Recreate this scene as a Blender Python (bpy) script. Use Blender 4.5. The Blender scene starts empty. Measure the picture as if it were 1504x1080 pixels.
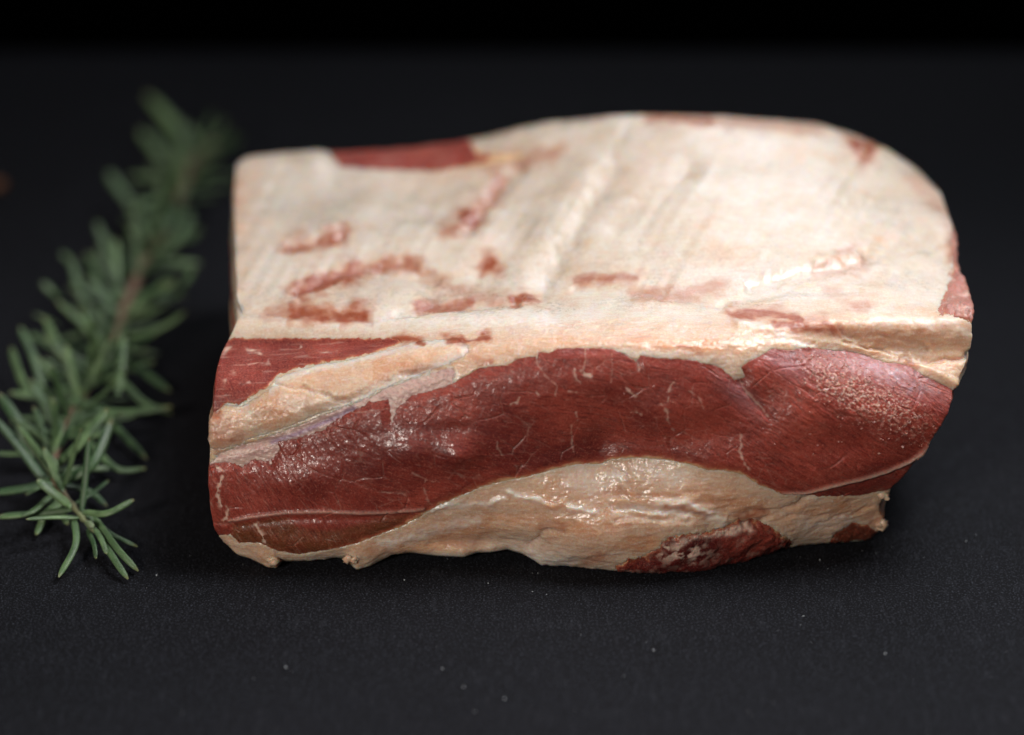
import bpy, math, random
import numpy as np
from mathutils import Vector

random.seed(7)
RNG = np.random.default_rng(7)
SC = bpy.context.scene
COL = SC.collection

# ------------------------------------------------------------------ camera
H_CAM, Y_CAM, PITCH = 0.3626, -0.561, math.radians(28.0)
F_PX = 3342.0                                   # focal length in photo pixels (1504 wide)
cam_data = bpy.data.cameras.new('camera')
cam = bpy.data.objects.new('camera', cam_data)
COL.objects.link(cam)
cam.location = (0, Y_CAM, H_CAM)
cam.rotation_euler = (math.pi/2 - PITCH, 0, 0)
cam_data.sensor_width = 36.0
cam_data.lens = F_PX/1504*36
cam_data.clip_start = 0.01
cam_data.clip_end = 50
cam_data.dof.use_dof = True
cam_data.dof.focus_distance = 0.652
cam_data.dof.aperture_fstop = 3.3
cam_data.dof.aperture_blades = 0
SC.camera = cam

# ------------------------------------------------------------------ world + lamps
world = bpy.data.worlds.new('World')
SC.world = world
world.use_nodes = True
bg = world.node_tree.nodes['Background']
bg.inputs[0].default_value = (0.62, 0.75, 1.0, 1)
bg.inputs[1].default_value = 0.012

def area(name, loc, target, sx, sy, power, color, spread=180):
    ld = bpy.data.lights.new(name, 'AREA')
    ld.shape = 'RECTANGLE'; ld.size = sx; ld.size_y = sy
    ld.energy = power; ld.color = color; ld.spread = math.radians(spread)
    o = bpy.data.objects.new(name, ld); COL.objects.link(o)
    o.location = loc
    d = Vector(target) - Vector(loc)
    o.rotation_euler = d.to_track_quat('-Z', 'Y').to_euler()
    return o
# key: a soft box above and to the right, gridded so that the far table falls dark
area('soft_box', (0.27, 0.10, 0.62), (0.01, -0.10, 0.0), 0.30, 0.30, 1.22, (0.98, 0.98, 1.0), 82)
# dim cool window far behind on the right
area('window_light', (0.30, 1.20, 1.05), (0.03, 0.05, 0.05), 0.7, 0.6, 4.0, (0.84, 0.89, 1.0))
# weaker warm light from the front
area('front_light', (-0.42, -0.80, 0.52), (0.03, 0.03, 0.04), 0.15, 0.15, 5.5, (1.0, 0.91, 0.82))

SC.view_settings.view_transform = 'Standard'
SC.view_settings.look = 'None'
SC.view_settings.exposure = 0
SC.view_settings.gamma = 1
SC.render.engine = 'CYCLES'
SC.cycles.use_denoising = True
SC.cycles.denoiser = 'OPENIMAGEDENOISE'
SC.cycles.denoising_input_passes = 'RGB_ALBEDO_NORMAL'
SC.cycles.denoising_prefilter = 'ACCURATE'
SC.cycles.max_bounces = 8
SC.cycles.sample_clamp_indirect = 4.0

# ------------------------------------------------------------------ helpers
SP, CP = math.sin(PITCH), math.cos(PITCH)
def unproj(px, py, Y=None, z=None):
    px = np.asarray(px, float); py = np.asarray(py, float)
    dx = (px-752)/F_PX; dy = -(py-540)/F_PX
    wy = CP + dy*SP
    wz = -SP + dy*CP
    if Y is not None:
        t = (np.asarray(Y, float) - Y_CAM)/wy
    else:
        t = (np.asarray(z, float) - H_CAM)/wz
    return np.stack([dx*t, Y_CAM + wy*t, H_CAM + wz*t], -1)

def proj(P):
    x = P[..., 0]; y = P[..., 1]-Y_CAM; z = P[..., 2]-H_CAM
    depth = y*CP - z*SP
    up = y*SP + z*CP
    return 752 + F_PX*x/depth, 540 - F_PX*up/depth

def lin(r, g, b):
    def f(c):
        c /= 255.0
        return c/12.92 if c <= 0.04045 else ((c+0.055)/1.055)**2.4
    return (f(r), f(g), f(b), 1.0)

def sstep(a, b, x):
    t = np.clip((x-a)/(b-a), 0, 1)
    return t*t*(3-2*t)

# --- numpy noise
PERM = RNG.permutation(1024)
def _h(i, j, k):
    return PERM[(PERM[(PERM[i & 1023] + j) & 1023] + k) & 1023]
GRAD = RNG.normal(size=(1024, 3)); GRAD /= np.linalg.norm(GRAD, axis=1)[:, None]
def noise3(P):
    P = np.asarray(P, float)
    i = np.floor(P).astype(np.int64); f = P - i
    u = f*f*f*(f*(f*6-15)+10)
    out = 0
    for dx in (0, 1):
        wx = u[..., 0] if dx else 1-u[..., 0]
        for dy in (0, 1):
            wy = u[..., 1] if dy else 1-u[..., 1]
            for dz in (0, 1):
                wz = u[..., 2] if dz else 1-u[..., 2]
                g = GRAD[_h(i[..., 0]+dx, i[..., 1]+dy, i[..., 2]+dz)]
                out = out + wx*wy*wz*(g[..., 0]*(f[..., 0]-dx)+g[..., 1]*(f[..., 1]-dy)+g[..., 2]*(f[..., 2]-dz))
    return out*1.6
def fbm(P, o=4, g=0.5):
    a = 1.0; s = 0; n = 0
    for k in range(o):
        s = s + a*noise3(P*(2.03**k) + 17.3*k); n += a; a *= g
    return s/n
def worley(P2):
    """2D F1, F2 and cell value"""
    i = np.floor(P2).astype(np.int64)
    f1 = np.full(P2.shape[0], 9.0); f2 = f1.copy(); cid = np.zeros(P2.shape[0])
    for dx in (-1, 0, 1):
        for dy in (-1, 0, 1):
            c = i + (dx, dy)
            h = _h(c[:, 0], c[:, 1], 5)
            jx = c[:, 0] + 0.5 + 0.42*GRAD[h, 0]*1.4
            jy = c[:, 1] + 0.5 + 0.42*GRAD[h, 1]*1.4
            d = np.hypot(P2[:, 0]-jx, P2[:, 1]-jy)
            m = d < f1
            f2 = np.where(m, f1, np.minimum(f2, d))
            cid = np.where(m, h/1024.0, cid)
            f1 = np.where(m, d, f1)
    return f1, f2, cid

def poly_sd(poly, x, y):
    """signed distance, positive inside"""
    p = np.array(poly, float); n = len(p)
    d = np.full(x.shape, 1e9); ins = np.zeros(x.shape, bool)
    for a in range(n):
        x0, y0 = p[a]; x1, y1 = p[(a+1) % n]
        ex, ey = x1-x0, y1-y0
        wx, wy = x-x0, y-y0
        t = np.clip((wx*ex+wy*ey)/(ex*ex+ey*ey+1e-9), 0, 1)
        d = np.minimum(d, (wx-ex*t)**2+(wy-ey*t)**2)
        c = ((y0 <= y) & (y < y1)) | ((y1 <= y) & (y < y0))
        if y1 != y0:
            ins ^= c & (x < x0 + (y-y0)*ex/(y1-y0))
    return np.where(ins, 1, -1)*np.sqrt(d)
def line_d(pts, x, y, reach=60):
    p = np.array(pts, float); out = np.full(x.shape, 1e4)
    near = (x > p[:, 0].min()-reach) & (x < p[:, 0].max()+reach) & (y > p[:, 1].min()-reach) & (y < p[:, 1].max()+reach)
    if not near.any(): return out
    xs, ys = x[near], y[near]; d = np.full(xs.shape, 1e8)
    for a in range(len(p)-1):
        x0, y0 = p[a]; ex, ey = p[a+1]-p[a]
        wx, wy = xs-x0, ys-y0
        t = np.clip((wx*ex+wy*ey)/(ex*ex+ey*ey+1e-9), 0, 1)
        d = np.minimum(d, (wx-ex*t)**2+(wy-ey*t)**2)
    out[near] = np.sqrt(d)
    return out
def gline(pts, w, x, y):
    return np.exp(-(line_d(pts, x, y, 3.5*w)/w)**2)
def gell(cx, cy, rx, ry, ang, x, y):
    r = 3*max(rx, ry); near = (np.abs(x-cx) < r) & (np.abs(y-cy) < r)
    out = np.zeros(x.shape)
    a = math.radians(ang); c, s = math.cos(a), math.sin(a)
    xs, ys = x[near]-cx, y[near]-cy
    out[near] = np.exp(-(((xs*c+ys*s)/rx)**2+((-xs*s+ys*c)/ry)**2))
    return out

def mesh_from(name, V, Q, attrs=None, mat=None, parent=None, smooth=True, origin=None, ngons=()):
    """V (n,3), Q (m,3 or 4) numpy -> one mesh object"""
    V = np.asarray(V, np.float32)
    if origin is not None:
        V = V - np.asarray(origin, np.float32)
    me = bpy.data.meshes.new(name)
    Q = np.asarray(Q, np.int32); k = Q.shape[1]
    loops = Q.ravel()
    starts = np.arange(len(Q))*k
    totals = np.full(len(Q), k)
    for ng in ngons:
        starts = np.append(starts, len(loops)); totals = np.append(totals, len(ng))
        loops = np.append(loops, ng)
    me.vertices.add(len(V)); me.vertices.foreach_set('co', V.ravel())
    me.loops.add(len(loops)); me.loops.foreach_set('vertex_index', loops.astype(np.int32))
    me.polygons.add(len(starts))
    me.polygons.foreach_set('loop_start', starts.astype(np.int32))
    me.polygons.foreach_set('loop_total', totals.astype(np.int32))
    me.polygons.foreach_set('use_smooth', np.full(len(starts), smooth))
    if attrs:
        for an, av in attrs.items():
            if av.ndim == 1:
                a = me.attributes.new(an, 'FLOAT', 'POINT'); a.data.foreach_set('value', av.astype(np.float32))
            else:
                a = me.attributes.new(an, 'FLOAT_COLOR', 'POINT')
                c = np.ones((len(av), 4), np.float32); c[:, :av.shape[1]] = av
                a.data.foreach_set('color', c.ravel())
    me.update(calc_edges=True); me.validate()
    if mat: me.materials.append(mat)
    o = bpy.data.objects.new(name, me); COL.objects.link(o)
    if parent: o.parent = parent
    return o

def empty(name, loc, label, cat, group=None):
    o = bpy.data.objects.new(name, None); COL.objects.link(o)
    o.empty_display_size = 0.01
    o.location = loc; o['label'] = label; o['category'] = cat
    if group: o['group'] = group
    return o

# ------------------------------------------------------------------ materials
class NT:
    def __init__(s, name):
        s.m = bpy.data.materials.new(name); s.m.use_nodes = True
        s.t = s.m.node_tree; s.b = s.t.nodes['Principled BSDF']
    def n(s, typ, **kw):
        nd = s.t.nodes.new(typ)
        for k, v in kw.items(): setattr(nd, k, v)
        return nd
    def l(s, a, b): s.t.links.new(a, b)
    def val(s, sock, v):
        if hasattr(v, 'links') or isinstance(v, bpy.types.NodeSocket): s.l(v, sock)
        else: sock.default_value = v
    def mix(s, f, a, b):
        nd = s.n('ShaderNodeMix', data_type='RGBA')
        s.val(nd.inputs[0], f); s.val(nd.inputs[6], a); s.val(nd.inputs[7], b)
        return nd.outputs[2]
    def math(s, op, a, b=0.0, clamp=False):
        nd = s.n('ShaderNodeMath', operation=op, use_clamp=clamp)
        s.val(nd.inputs[0], a); s.val(nd.inputs[1], b); return nd.outputs[0]
    def coord(s, scale=(1, 1, 1), rot=(0, 0, 0)):
        tc = s.n('ShaderNodeTexCoord'); mp = s.n('ShaderNodeMapping')
        mp.inputs['Scale'].default_value = scale; mp.inputs['Rotation'].default_value = rot
        s.l(tc.outputs['Object'], mp.inputs['Vector']); return mp.outputs[0]
    def noise(s, vec, scale, detail=3, rough=0.55, dist=0.0):
        nd = s.n('ShaderNodeTexNoise')
        s.l(vec, nd.inputs['Vector']); nd.inputs['Scale'].default_value = scale
        nd.inputs['Detail'].default_value = detail; nd.inputs['Roughness'].default_value = rough
        nd.inputs['Distortion'].default_value = dist
        return nd.outputs[0]
    def voro(s, vec, scale, feature='F1'):
        nd = s.n('ShaderNodeTexVoronoi', feature=feature)
        s.l(vec, nd.inputs['Vector']); nd.inputs['Scale'].default_value = scale
        return nd.outputs[0]
    def ramp(s, f, a, b):
        nd = s.n('ShaderNodeMapRange'); s.l(f, nd.inputs[0])
        nd.inputs[1].default_value = a; nd.inputs[2].default_value = b
        return nd.outputs[0]
    def attr(s, name):
        nd = s.n('ShaderNodeAttribute'); nd.attribute_name = name
        return nd
    def bump(s, h, strength, dist, normal=None):
        nd = s.n('ShaderNodeBump'); s.l(h, nd.inputs['Height'])
        s.val(nd.inputs['Strength'], strength); nd.inputs['Distance'].default_value = dist
        if normal: s.l(normal, nd.inputs['Normal'])
        return nd.outputs[0]

def fat_material():
    s = NT('fat'); b = s.b
    ms = s.attr('mask'); sep = s.n('ShaderNodeSeparateColor'); s.l(ms.outputs['Color'], sep.inputs[0])
    red, tan, white = sep.outputs
    wet = s.attr('wet').outputs['Fac']
    v = s.coord()
    n1 = s.noise(v, 90, 4); n2 = s.noise(v, 700, 4, 0.65)
    cream = s.mix(s.ramp(n1, 0.35, 0.68), lin(220, 211, 199), lin(210, 195, 175))
    cream = s.mix(tan, cream, s.mix(s.ramp(n1, .4, .65), lin(230, 186, 152), lin(212, 152, 114)))
    vf = s.coord((0.22, 1, 1)); nf = s.noise(vf, 900, 4, 0.7, 0.4)
    cream = s.mix(s.math('MULTIPLY', s.ramp(nf, 0.48, 0.75), 0.35), cream, lin(224, 168, 142))
    cream = s.mix(s.math('MULTIPLY', s.ramp(nf, 0.5, 0.28), 0.5), cream, lin(232, 223, 210))
    n5 = s.noise(v, 1700, 2, 0.7)
    cream = s.mix(s.math('MULTIPLY', s.ramp(n5, 0.56, 0.72), 0.45), cream, lin(246, 236, 222))
    cream = s.mix(s.math('MULTIPLY', s.ramp(n5, 0.44, 0.30), 0.35), cream, lin(196, 140, 104))
    cream = s.mix(white, cream, lin(244, 236, 228))
    cream = s.mix(s.math('MULTIPLY', s.ramp(n2, 0.5, 0.8), 0.30), cream, lin(214, 164, 128))
    rr = s.math('MULTIPLY', red, s.math('ADD', 0.75, s.math('MULTIPLY', n2, 0.5)), clamp=True)
    two = s.mix(s.ramp(rr, 0.05, 0.6), cream, lin(178, 108, 80))
    c = s.mix(s.ramp(rr, 0.40, 1.15), two, lin(118, 42, 38))
    s.l(c, b.inputs['Base Color'])
    b.inputs['Subsurface Weight'].default_value = 1.0
    b.inputs['Subsurface Radius'].default_value = (1.0, 0.6, 0.35)
    b.inputs['Subsurface Scale'].default_value = 0.0032
    b.inputs['Subsurface Anisotropy'].default_value = 0.3
    r = s.math('SUBTRACT', 0.46, s.math('MULTIPLY', wet, 0.26))
    s.l(s.math('ADD', r, s.math('MULTIPLY', s.math('SUBTRACT', n2, 0.5), 0.35)), b.inputs['Roughness'])
    b.inputs['Specular IOR Level'].default_value = 0.42
    s.l(s.math('MULTIPLY', wet, 0.9, clamp=True), b.inputs['Coat Weight'])
    b.inputs['Coat Roughness'].default_value = 0.20
    s.l(s.bump(s.noise(v, 700, 2, .5), 1.0, 0.00030), b.inputs['Coat Normal'])
    n3 = s.noise(v, 1500, 3, 0.6)
    bm = s.bump(s.noise(v, 420, 4, 0.6), 0.25, 0.0004)
    s.l(s.bump(n3, s.math('ADD', 0.25, s.math('MULTIPLY', wet, 0.2)), 0.00030, bm), b.inputs['Normal'])
    return s.m

def muscle_material():
    s = NT('muscle'); b = s.b
    ms = s.attr('mask'); sep = s.n('ShaderNodeSeparateColor'); s.l(ms.outputs['Color'], sep.inputs[0])
    dark, brown, pale = sep.outputs
    wet = s.attr('wet').outputs['Fac']
    v = s.coord()
    fm = s.attr('fatmix').outputs['Fac']
    # fibres: three directions blended by the zone attribute (left steep, middle flat, right slanted)
    zone = s.attr('zone'); zs = s.n('ShaderNodeSeparateColor'); s.l(zone.outputs['Color'], zs.inputs[0])
    fib = None
    for ang, w in ((58, zs.outputs[0]), (12, zs.outputs[1]), (36, zs.outputs[2])):
        vr = s.n('ShaderNodeVectorRotate', rotation_type='Y_AXIS')
        tc = s.n('ShaderNodeTexCoord'); s.l(tc.outputs['Object'], vr.inputs[0])
        vr.inputs['Angle'].default_value = math.radians(-ang)
        mp = s.n('ShaderNodeMapping'); mp.inputs['Scale'].default_value = (0.13, 0.5, 1.0)
        s.l(vr.outputs[0], mp.inputs['Vector'])
        f = s.math('MULTIPLY', s.noise(mp.outputs[0], 1900, 3, 0.6, 0.3), w)
        fib = f if fib is None else s.math('ADD', fib, f)
    n1 = s.noise(v, 60, 4); n2 = s.noise(v, 900, 3, 0.6)
    red = s.mix(s.ramp(n1, 0.3, 0.7), lin(174, 84, 69), lin(138, 57, 47))
    red = s.mix(dark, red, lin(92, 28, 27))
    red = s.mix(brown, red, lin(122, 72, 44))
    red = s.mix(s.math('MULTIPLY', s.ramp(fib, 0.52, 0.80), 0.22), red, lin(188, 112, 96))
    red = s.mix(s.math('MULTIPLY', s.ramp(fib, 0.49, 0.32), 0.55), red, lin(84, 24, 25))
    n5 = s.noise(v, 1900, 2, 0.7)
    red = s.mix(s.math('MULTIPLY', s.ramp(n5, 0.56, 0.72), 0.38), red, lin(206, 138, 118))
    red = s.mix(s.math('MULTIPLY', s.ramp(n5, 0.45, 0.30), 0.45), red, lin(76, 20, 20))
    red = s.mix(s.math('MULTIPLY', pale, s.math('ADD', 0.55, s.math('MULTIPLY', n2, 0.8)), clamp=True), red, lin(232, 204, 186))
    red = s.mix(s.math('MULTIPLY', s.attr('painted_sheen').outputs['Fac'], 0.70), red, lin(196, 164, 174))  # lavender window sheen mixed into the base colour
    red = s.mix(s.ramp(fm, 0.0, 0.5), red, lin(170, 92, 70))
    red = s.mix(s.ramp(fm, 0.4, 1.0), red, s.mix(s.ramp(n1, .4, .65), lin(226, 190, 150), lin(218, 172, 128)))
    s.l(red, b.inputs['Base Color'])
    b.inputs['Subsurface Weight'].default_value = 0.75
    b.inputs['Subsurface Radius'].default_value = (1.0, 0.28, 0.20)
    b.inputs['Subsurface Scale'].default_value = 0.0014
    b.inputs['Subsurface Anisotropy'].default_value = 0.4
    r = s.math('SUBTRACT', 0.52, s.math('MULTIPLY', wet, 0.10))
    s.l(s.math('ADD', r, s.math('MULTIPLY', s.math('SUBTRACT', n2, 0.5), 0.3)), b.inputs['Roughness'])
    b.inputs['Specular IOR Level'].default_value = 0.32
    g = s.noise(v, 820, 2, 0.6)
    s.l(s.math('MULTIPLY', wet, 1.0, clamp=True), b.inputs['Coat Weight'])
    b.inputs['Coat Roughness'].default_value = 0.16; b.inputs['Coat IOR'].default_value = 1.45
    s.l(s.bump(g, 1.0, 0.00027), b.inputs['Coat Normal'])
    b1 = s.bump(fib, 0.5, 0.00030)
    b2 = s.bump(s.noise(v, 380, 3, 0.5), 0.3, 0.0004, b1)
    s.l(s.bump(s.voro(v, 1500), s.math('ADD', 0.10, s.math('MULTIPLY', wet, 0.3)), 0.0003, b2), b.inputs['Normal'])
    return s.m

def membrane_material():
    s = NT('membrane'); b = s.b
    v = s.coord((1, 1, 4))
    n = s.noise(v, 260, 4, 0.6)
    c = s.mix(s.ramp(n, 0.3, 0.7), lin(214, 186, 170), lin(188, 148, 144))
    c = s.mix(s.math('MULTIPLY', s.attr('mask').outputs['Fac'], 1.0), c, lin(150, 124, 150))
    s.l(c, b.inputs['Base Color'])
    b.inputs['Subsurface Weight'].default_value = 0.6
    b.inputs['Subsurface Radius'].default_value = (1, .5, .4); b.inputs['Subsurface Scale'].default_value = 0.0012
    b.inputs['Roughness'].default_value = 0.33
    s.l(s.bump(s.noise(v, 700, 3), 0.5, 0.0003), b.inputs['Normal'])
    return s.m

def table_material():
    s = NT('slate'); b = s.b
    v = s.coord()
    vs = s.coord((1.0, 0.22, 1.0))
    n1 = s.noise(v, 5, 4); n2 = s.noise(vs, 520, 4, 0.7); n3 = s.noise(v, 1700, 2, 0.7)
    c = s.mix(s.ramp(n1, 0.3, 0.7), lin(17, 17, 19), lin(24, 24, 27))
    c = s.mix(s.math('MULTIPLY', s.ramp(n3, 0.55, 0.75), 0.7), c, lin(84, 88, 98))
    c = s.mix(s.math('MULTIPLY', s.ramp(n2, 0.54, 0.80), 0.34), c, lin(60, 62, 68))
    s.l(c, b.inputs['Base Color'])
    b.inputs['Roughness'].default_value = 0.75
    b.inputs['Specular IOR Level'].default_value = 0.05
    bm = s.bump(s.noise(v, 90, 4, 0.6), 0.15, 0.0006)
    bm = s.bump(n2, 0.22, 0.00020, bm)
    s.l(s.bump(n3, 0.6, 0.00018, bm), b.inputs['Normal'])
    return s.m

def simple(name, rgb, rough=0.6, sss=0, nscale=0, rgb2=None, bump=0.0):
    s = NT(name); b = s.b
    if rgb2 is not None:
        v = s.coord()
        s.l(s.mix(s.ramp(s.noise(v, nscale, 4), .35, .65), lin(*rgb), lin(*rgb2)), b.inputs['Base Color'])
        if bump: s.l(s.bump(s.noise(v, nscale*2, 3), 0.6, bump), b.inputs['Normal'])
    else:
        b.inputs['Base Color'].default_value = lin(*rgb)
    b.inputs['Roughness'].default_value = rough
    if sss:
        b.inputs['Subsurface Weight'].default_value = sss
        b.inputs['Subsurface Scale'].default_value = 0.0008
    return s.m

def leaf_material():
    s = NT('rosemary_leaf'); b = s.b
    v = s.coord()
    u = s.attr('mask'); sep = s.n('ShaderNodeSeparateColor'); s.l(u.outputs['Color'], sep.inputs[0])
    across, tip, under = sep.outputs
    oi = s.n('ShaderNodeObjectInfo')
    n2 = s.noise(v, 2600, 2, 0.7); n1 = s.noise(v, 160, 3)
    c = s.mix(oi.outputs['Random'], lin(44, 80, 46), lin(122, 152, 102))
    c = s.mix(s.ramp(n1, .35, .7), c, lin(58, 82, 54))
    c = s.mix(s.math('MULTIPLY', across, 0.5), c, lin(34, 50, 30))
    c = s.mix(s.math('MULTIPLY', s.ramp(n2, .5, .75), 0.55), c, lin(140, 150, 118))
    c = s.mix(s.math('MULTIPLY', tip, 0.55), c, lin(148, 140, 96))
    c = s.mix(under, c, lin(122, 132, 104))
    s.l(c, b.inputs['Base Color'])
    b.inputs['Roughness'].default_value = 0.42
    b.inputs['Specular IOR Level'].default_value = 0.5
    b.inputs['Subsurface Weight'].default_value = 0.2
    b.inputs['Subsurface Scale'].default_value = 0.0008
    b.inputs['Subsurface Radius'].default_value = (0.5, 1, 0.3)
    s.l(s.bump(n2, 0.6, 0.00016), b.inputs['Normal'])
    return s.m

M_FAT, M_MUS, M_MEM, M_TAB, M_LEAF = fat_material(), muscle_material(), membrane_material(), table_material(), leaf_material()
M_STEM = simple('rosemary_stem', (96, 74, 58), 0.7, 0, 500, (134, 106, 86), 0.0003)
_t = M_STEM.node_tree; _b = _t.nodes['Principled BSDF']; _src = _b.inputs['Base Color'].links[0].from_socket
_mx = _t.nodes.new('ShaderNodeMix'); _mx.data_type = 'RGBA'; _at = _t.nodes.new('ShaderNodeAttribute'); _at.attribute_name = 'young'
_t.links.new(_at.outputs['Fac'], _mx.inputs[0]); _t.links.new(_src, _mx.inputs[6]); _mx.inputs[7].default_value = lin(120, 128, 92)
_t.links.new(_mx.outputs[2], _b.inputs['Base Color'])
M_CRUMB = simple('fat_crumb', (206, 160, 148), 0.35, 0.5, 700, (180, 112, 102), 0.0001)
M_SHRED = simple('fat_shred', (222, 200, 176), 0.35, 0.5, 500, (212, 172, 142), 0.0001)
M_BLACK = simple('backdrop_black', (5, 5, 5), 1.0); M_BLACK.node_tree.nodes['Principled BSDF'].inputs['Specular IOR Level'].default_value = 0
M_LINT = simple('lint', (190, 196, 200), 0.6)
M_PEP = simple('brown_crumb', (120, 78, 50), 0.7, 0, 900, (80, 48, 30), 0.0003)

# ------------------------------------------------------------------ setting
def box(x0, x1, y0, y1, z0, z1):
    V = np.array([(x, y, z) for z in (z0, z1) for y in (y0, y1) for x in (x0, x1)], float)
    Q = [(0, 2, 3, 1), (4, 5, 7, 6), (0, 1, 5, 4), (2, 6, 7, 3), (0, 4, 6, 2), (1, 3, 7, 5)]
    return V, np.array(Q)
V, Q = box(-0.9, 0.9, -0.75, 0.43, -0.03, 0.0)
table = mesh_from('table', V, Q, mat=M_TAB, smooth=False); table['kind'] = 'structure'
V, Q = box(-2.5, 2.5, 1.9, 1.92, -1.0, 2.0)
bd = mesh_from('backdrop', V, Q, mat=M_BLACK, smooth=False); bd['kind'] = 'structure'

# ------------------------------------------------------------------ the meat: control rows
# each row: points (px, py, depth); mode 'Y' = world depth, 'z' = height above the table
ROWS = [
 ('z', [(336,800,.005),(346,812,.004),(370,820,.002),(385,828,.001),(393,833,.0008),(406,833,.0008),(412,823,.003),(440,823,.003),(470,821,.003),
        (500,818,.003),(511,818,.003),(514,827,.001),(524,835,.0008),(540,832,.001),(556,824,.002),(575,814,.004),(600,810,.005),(640,811,.005),
        (680,812,.005),(700,808,.005),(720,806,.006),(745,804,.006),(765,810,.005),(780,818,.003),(795,829,.001),(830,830,.001),(870,834,.0008),
        (910,838,.0008),(950,840,.0008),(990,838,.0008),(1030,836,.0008),(1055,830,.001),(1090,822,.001),(1130,810,.001),(1160,801,.0015),
        (1200,797,.002),(1240,795,.002),(1270,792,.002),(1284,786,.003)]),
 ('Y', [(324,790,-.001),(400,800,-.007),(524,805,-.007),(650,795,-.002),(750,792,-.003),(870,802,-.010),(1000,805,-.010),(1100,795,-.004),(1200,775,.002),(1296,768,.008)]),
 ('Y', [(314,758,-.003),(400,775,-.006),(524,778,-.006),(650,765,-.004),(870,765,-.010),(1000,765,-.010),(1100,758,-.005),(1200,748,-.000),(1290,745,.006)]),
 ('Y', [(309,715,-.003),(400,735,-.004),(524,730,-.006),(650,718,-.006),(870,712,-.004),(1000,705,-.006),(1100,710,-.006),(1200,715,-.004),(1309,716,.004)]),
 ('Y', [(309,660,.000),(400,682,-.001),(524,668,-.004),(665,662,-.006),(780,655,-.003),(890,652,.001),(1000,645,-.002),(1100,650,-.004),(1200,655,-.003),(1300,665,-.001),(1358,655,.003)]),
 ('Y', [(312,618,.003),(400,632,.002),(524,620,-.001),(665,605,-.002),(780,598,-.002),(890,598,.000),(1000,592,-.002),(1100,592,.000),(1200,598,-.002),(1300,608,.001),(1390,604,.006)]),
 ('Y', [(316,575,.008),(400,575,.007),(524,570,.004),(665,560,.002),(780,550,.001),(890,546,.001),(1000,548,.001),(1100,550,.002),(1200,548,.004),(1300,555,.009),(1400,568,.011)]),
 ('Y', [(322,535,.019),(400,533,.019),(524,528,.013),(665,522,.007),(780,512,.005),(890,506,.005),(1000,508,.005),(1100,510,.006),(1200,508,.012),(1300,512,.018),(1424,515,.018)]),
 ('Y', [(331,508,.029),(400,506,.029),(524,504,.025),(665,500,.015),(780,490,.012),(890,486,.012),(1000,486,.012),(1100,484,.013),(1200,478,.015),(1300,474,.0195),(1427,475,.0205)]),
 ('z', [(344,482,.0600),(400,482,.0600),(524,480,.0620),(665,474,.0660),(780,466,.0690),(890,462,.0695),(1000,460,.070),(1100,458,.0700),(1200,452,.0705),(1300,448,.0705),(1420,435,.0680)]),
 ('z', [(347,425,.0625),(470,420,.0630),(620,420,.0630),(760,415,.0660),(900,412,.0700),(1050,408,.0720),(1200,405,.0730),(1300,402,.0720),(1403,388,.0690)]),
 ('z', [(346,350,.0640),(470,350,.0640),(620,345,.0660),(760,340,.0690),(900,335,.0740),(1050,330,.0770),(1200,330,.0770),(1300,335,.0740),(1400,342,.0700)]),
 ('z', [(344,290,.0640),(470,290,.0640),(620,288,.0650),(760,268,.0710),(900,255,.0780),(1050,252,.0820),(1200,260,.0800),(1300,280,.0750),(1388,302,.0690)]),
 ('z', [(350,243,.0620),(362,233,.0625),(470,223,.0640),(490,229,.0610),(600,223,.0610),(680,212,.0640),(800,183,.0730),(900,173,.0780),(1000,173,.0800),(1100,178,.0790),(1200,186,.0770),(1260,205,.0740),(1300,224,.0710),(1350,256,.0670),(1376,283,.0640)]),
]
NSEG = [40, 42, 44, 56, 52, 52, 46, 30, 26, 40, 38, 34, 36]
NMAIN = 900
s_ = np.linspace(0, 1, NMAIN)
def smooth1(a, k):
    if k < 1: return a
    ker = np.hanning(2*k+3); ker /= ker.sum()
    return np.convolve(np.pad(a, k+1, mode='reflect', reflect_type='odd'), ker, 'valid')
ctrl = []
for ri, (mode, pts) in enumerate(ROWS):
    p = np.array(pts, float)
    x = p[0, 0] + (p[-1, 0]-p[0, 0])*s_
    y = np.interp(x, p[:, 0], p[:, 1]); d = np.interp(x, p[:, 0], p[:, 2])
    ks = 6 if ri == 0 else (14 if ri == 13 else 45)
    y = smooth1(y, 3 if ri == 0 else ks); d = smooth1(d, ks)
    ctrl.append(unproj(x, y, **{mode: d}))
# ragged profile of the right end: small tabs of fat
back = ctrl[-1].copy()
b1 = back + np.array([0, .007, -.009])
b2 = back + np.array([0, .008, 0]); b2[:, 2] = .030; b2[:, 0] = np.where(b2[:, 0] > .05, .05+(b2[:, 0]-.05)*.84, b2[:, 0])
b3 = back + np.array([0, -.001, 0]); b3[:, 2] = .003; b3[:, 0] = np.where(b3[:, 0] > .05, .05+(b3[:, 0]-.05)*.72, b3[:, 0]); b3[:, 0] = np.where(b3[:, 0] < -.05, -.05+(b3[:, 0]+.05)*.85, b3[:, 0])
b4 = b3*1.0; b4[:, 1] = b4[:, 1]*0.6 + ctrl[0][:, 1]*0.4; b4[:, 2] = .0012
b5 = back*1.0; b5[:, 0] = ctrl[0][:, 0]; b5[:, 1] = b4[:, 1]*0.0 + ctrl[0][:, 1] + .02; b5[:, 2] = .0012 + 0.3*np.maximum(0, ctrl[0][:, 2]-.001)
ctrl += [b1, b2, b3, b4, b5]
NSEG += [14, 16, 16, 16, 16, 14]
C = np.array(ctrl)                                  # (rows, NMAIN, 3)
nr = len(C)
prof = []; rowid = []
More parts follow.
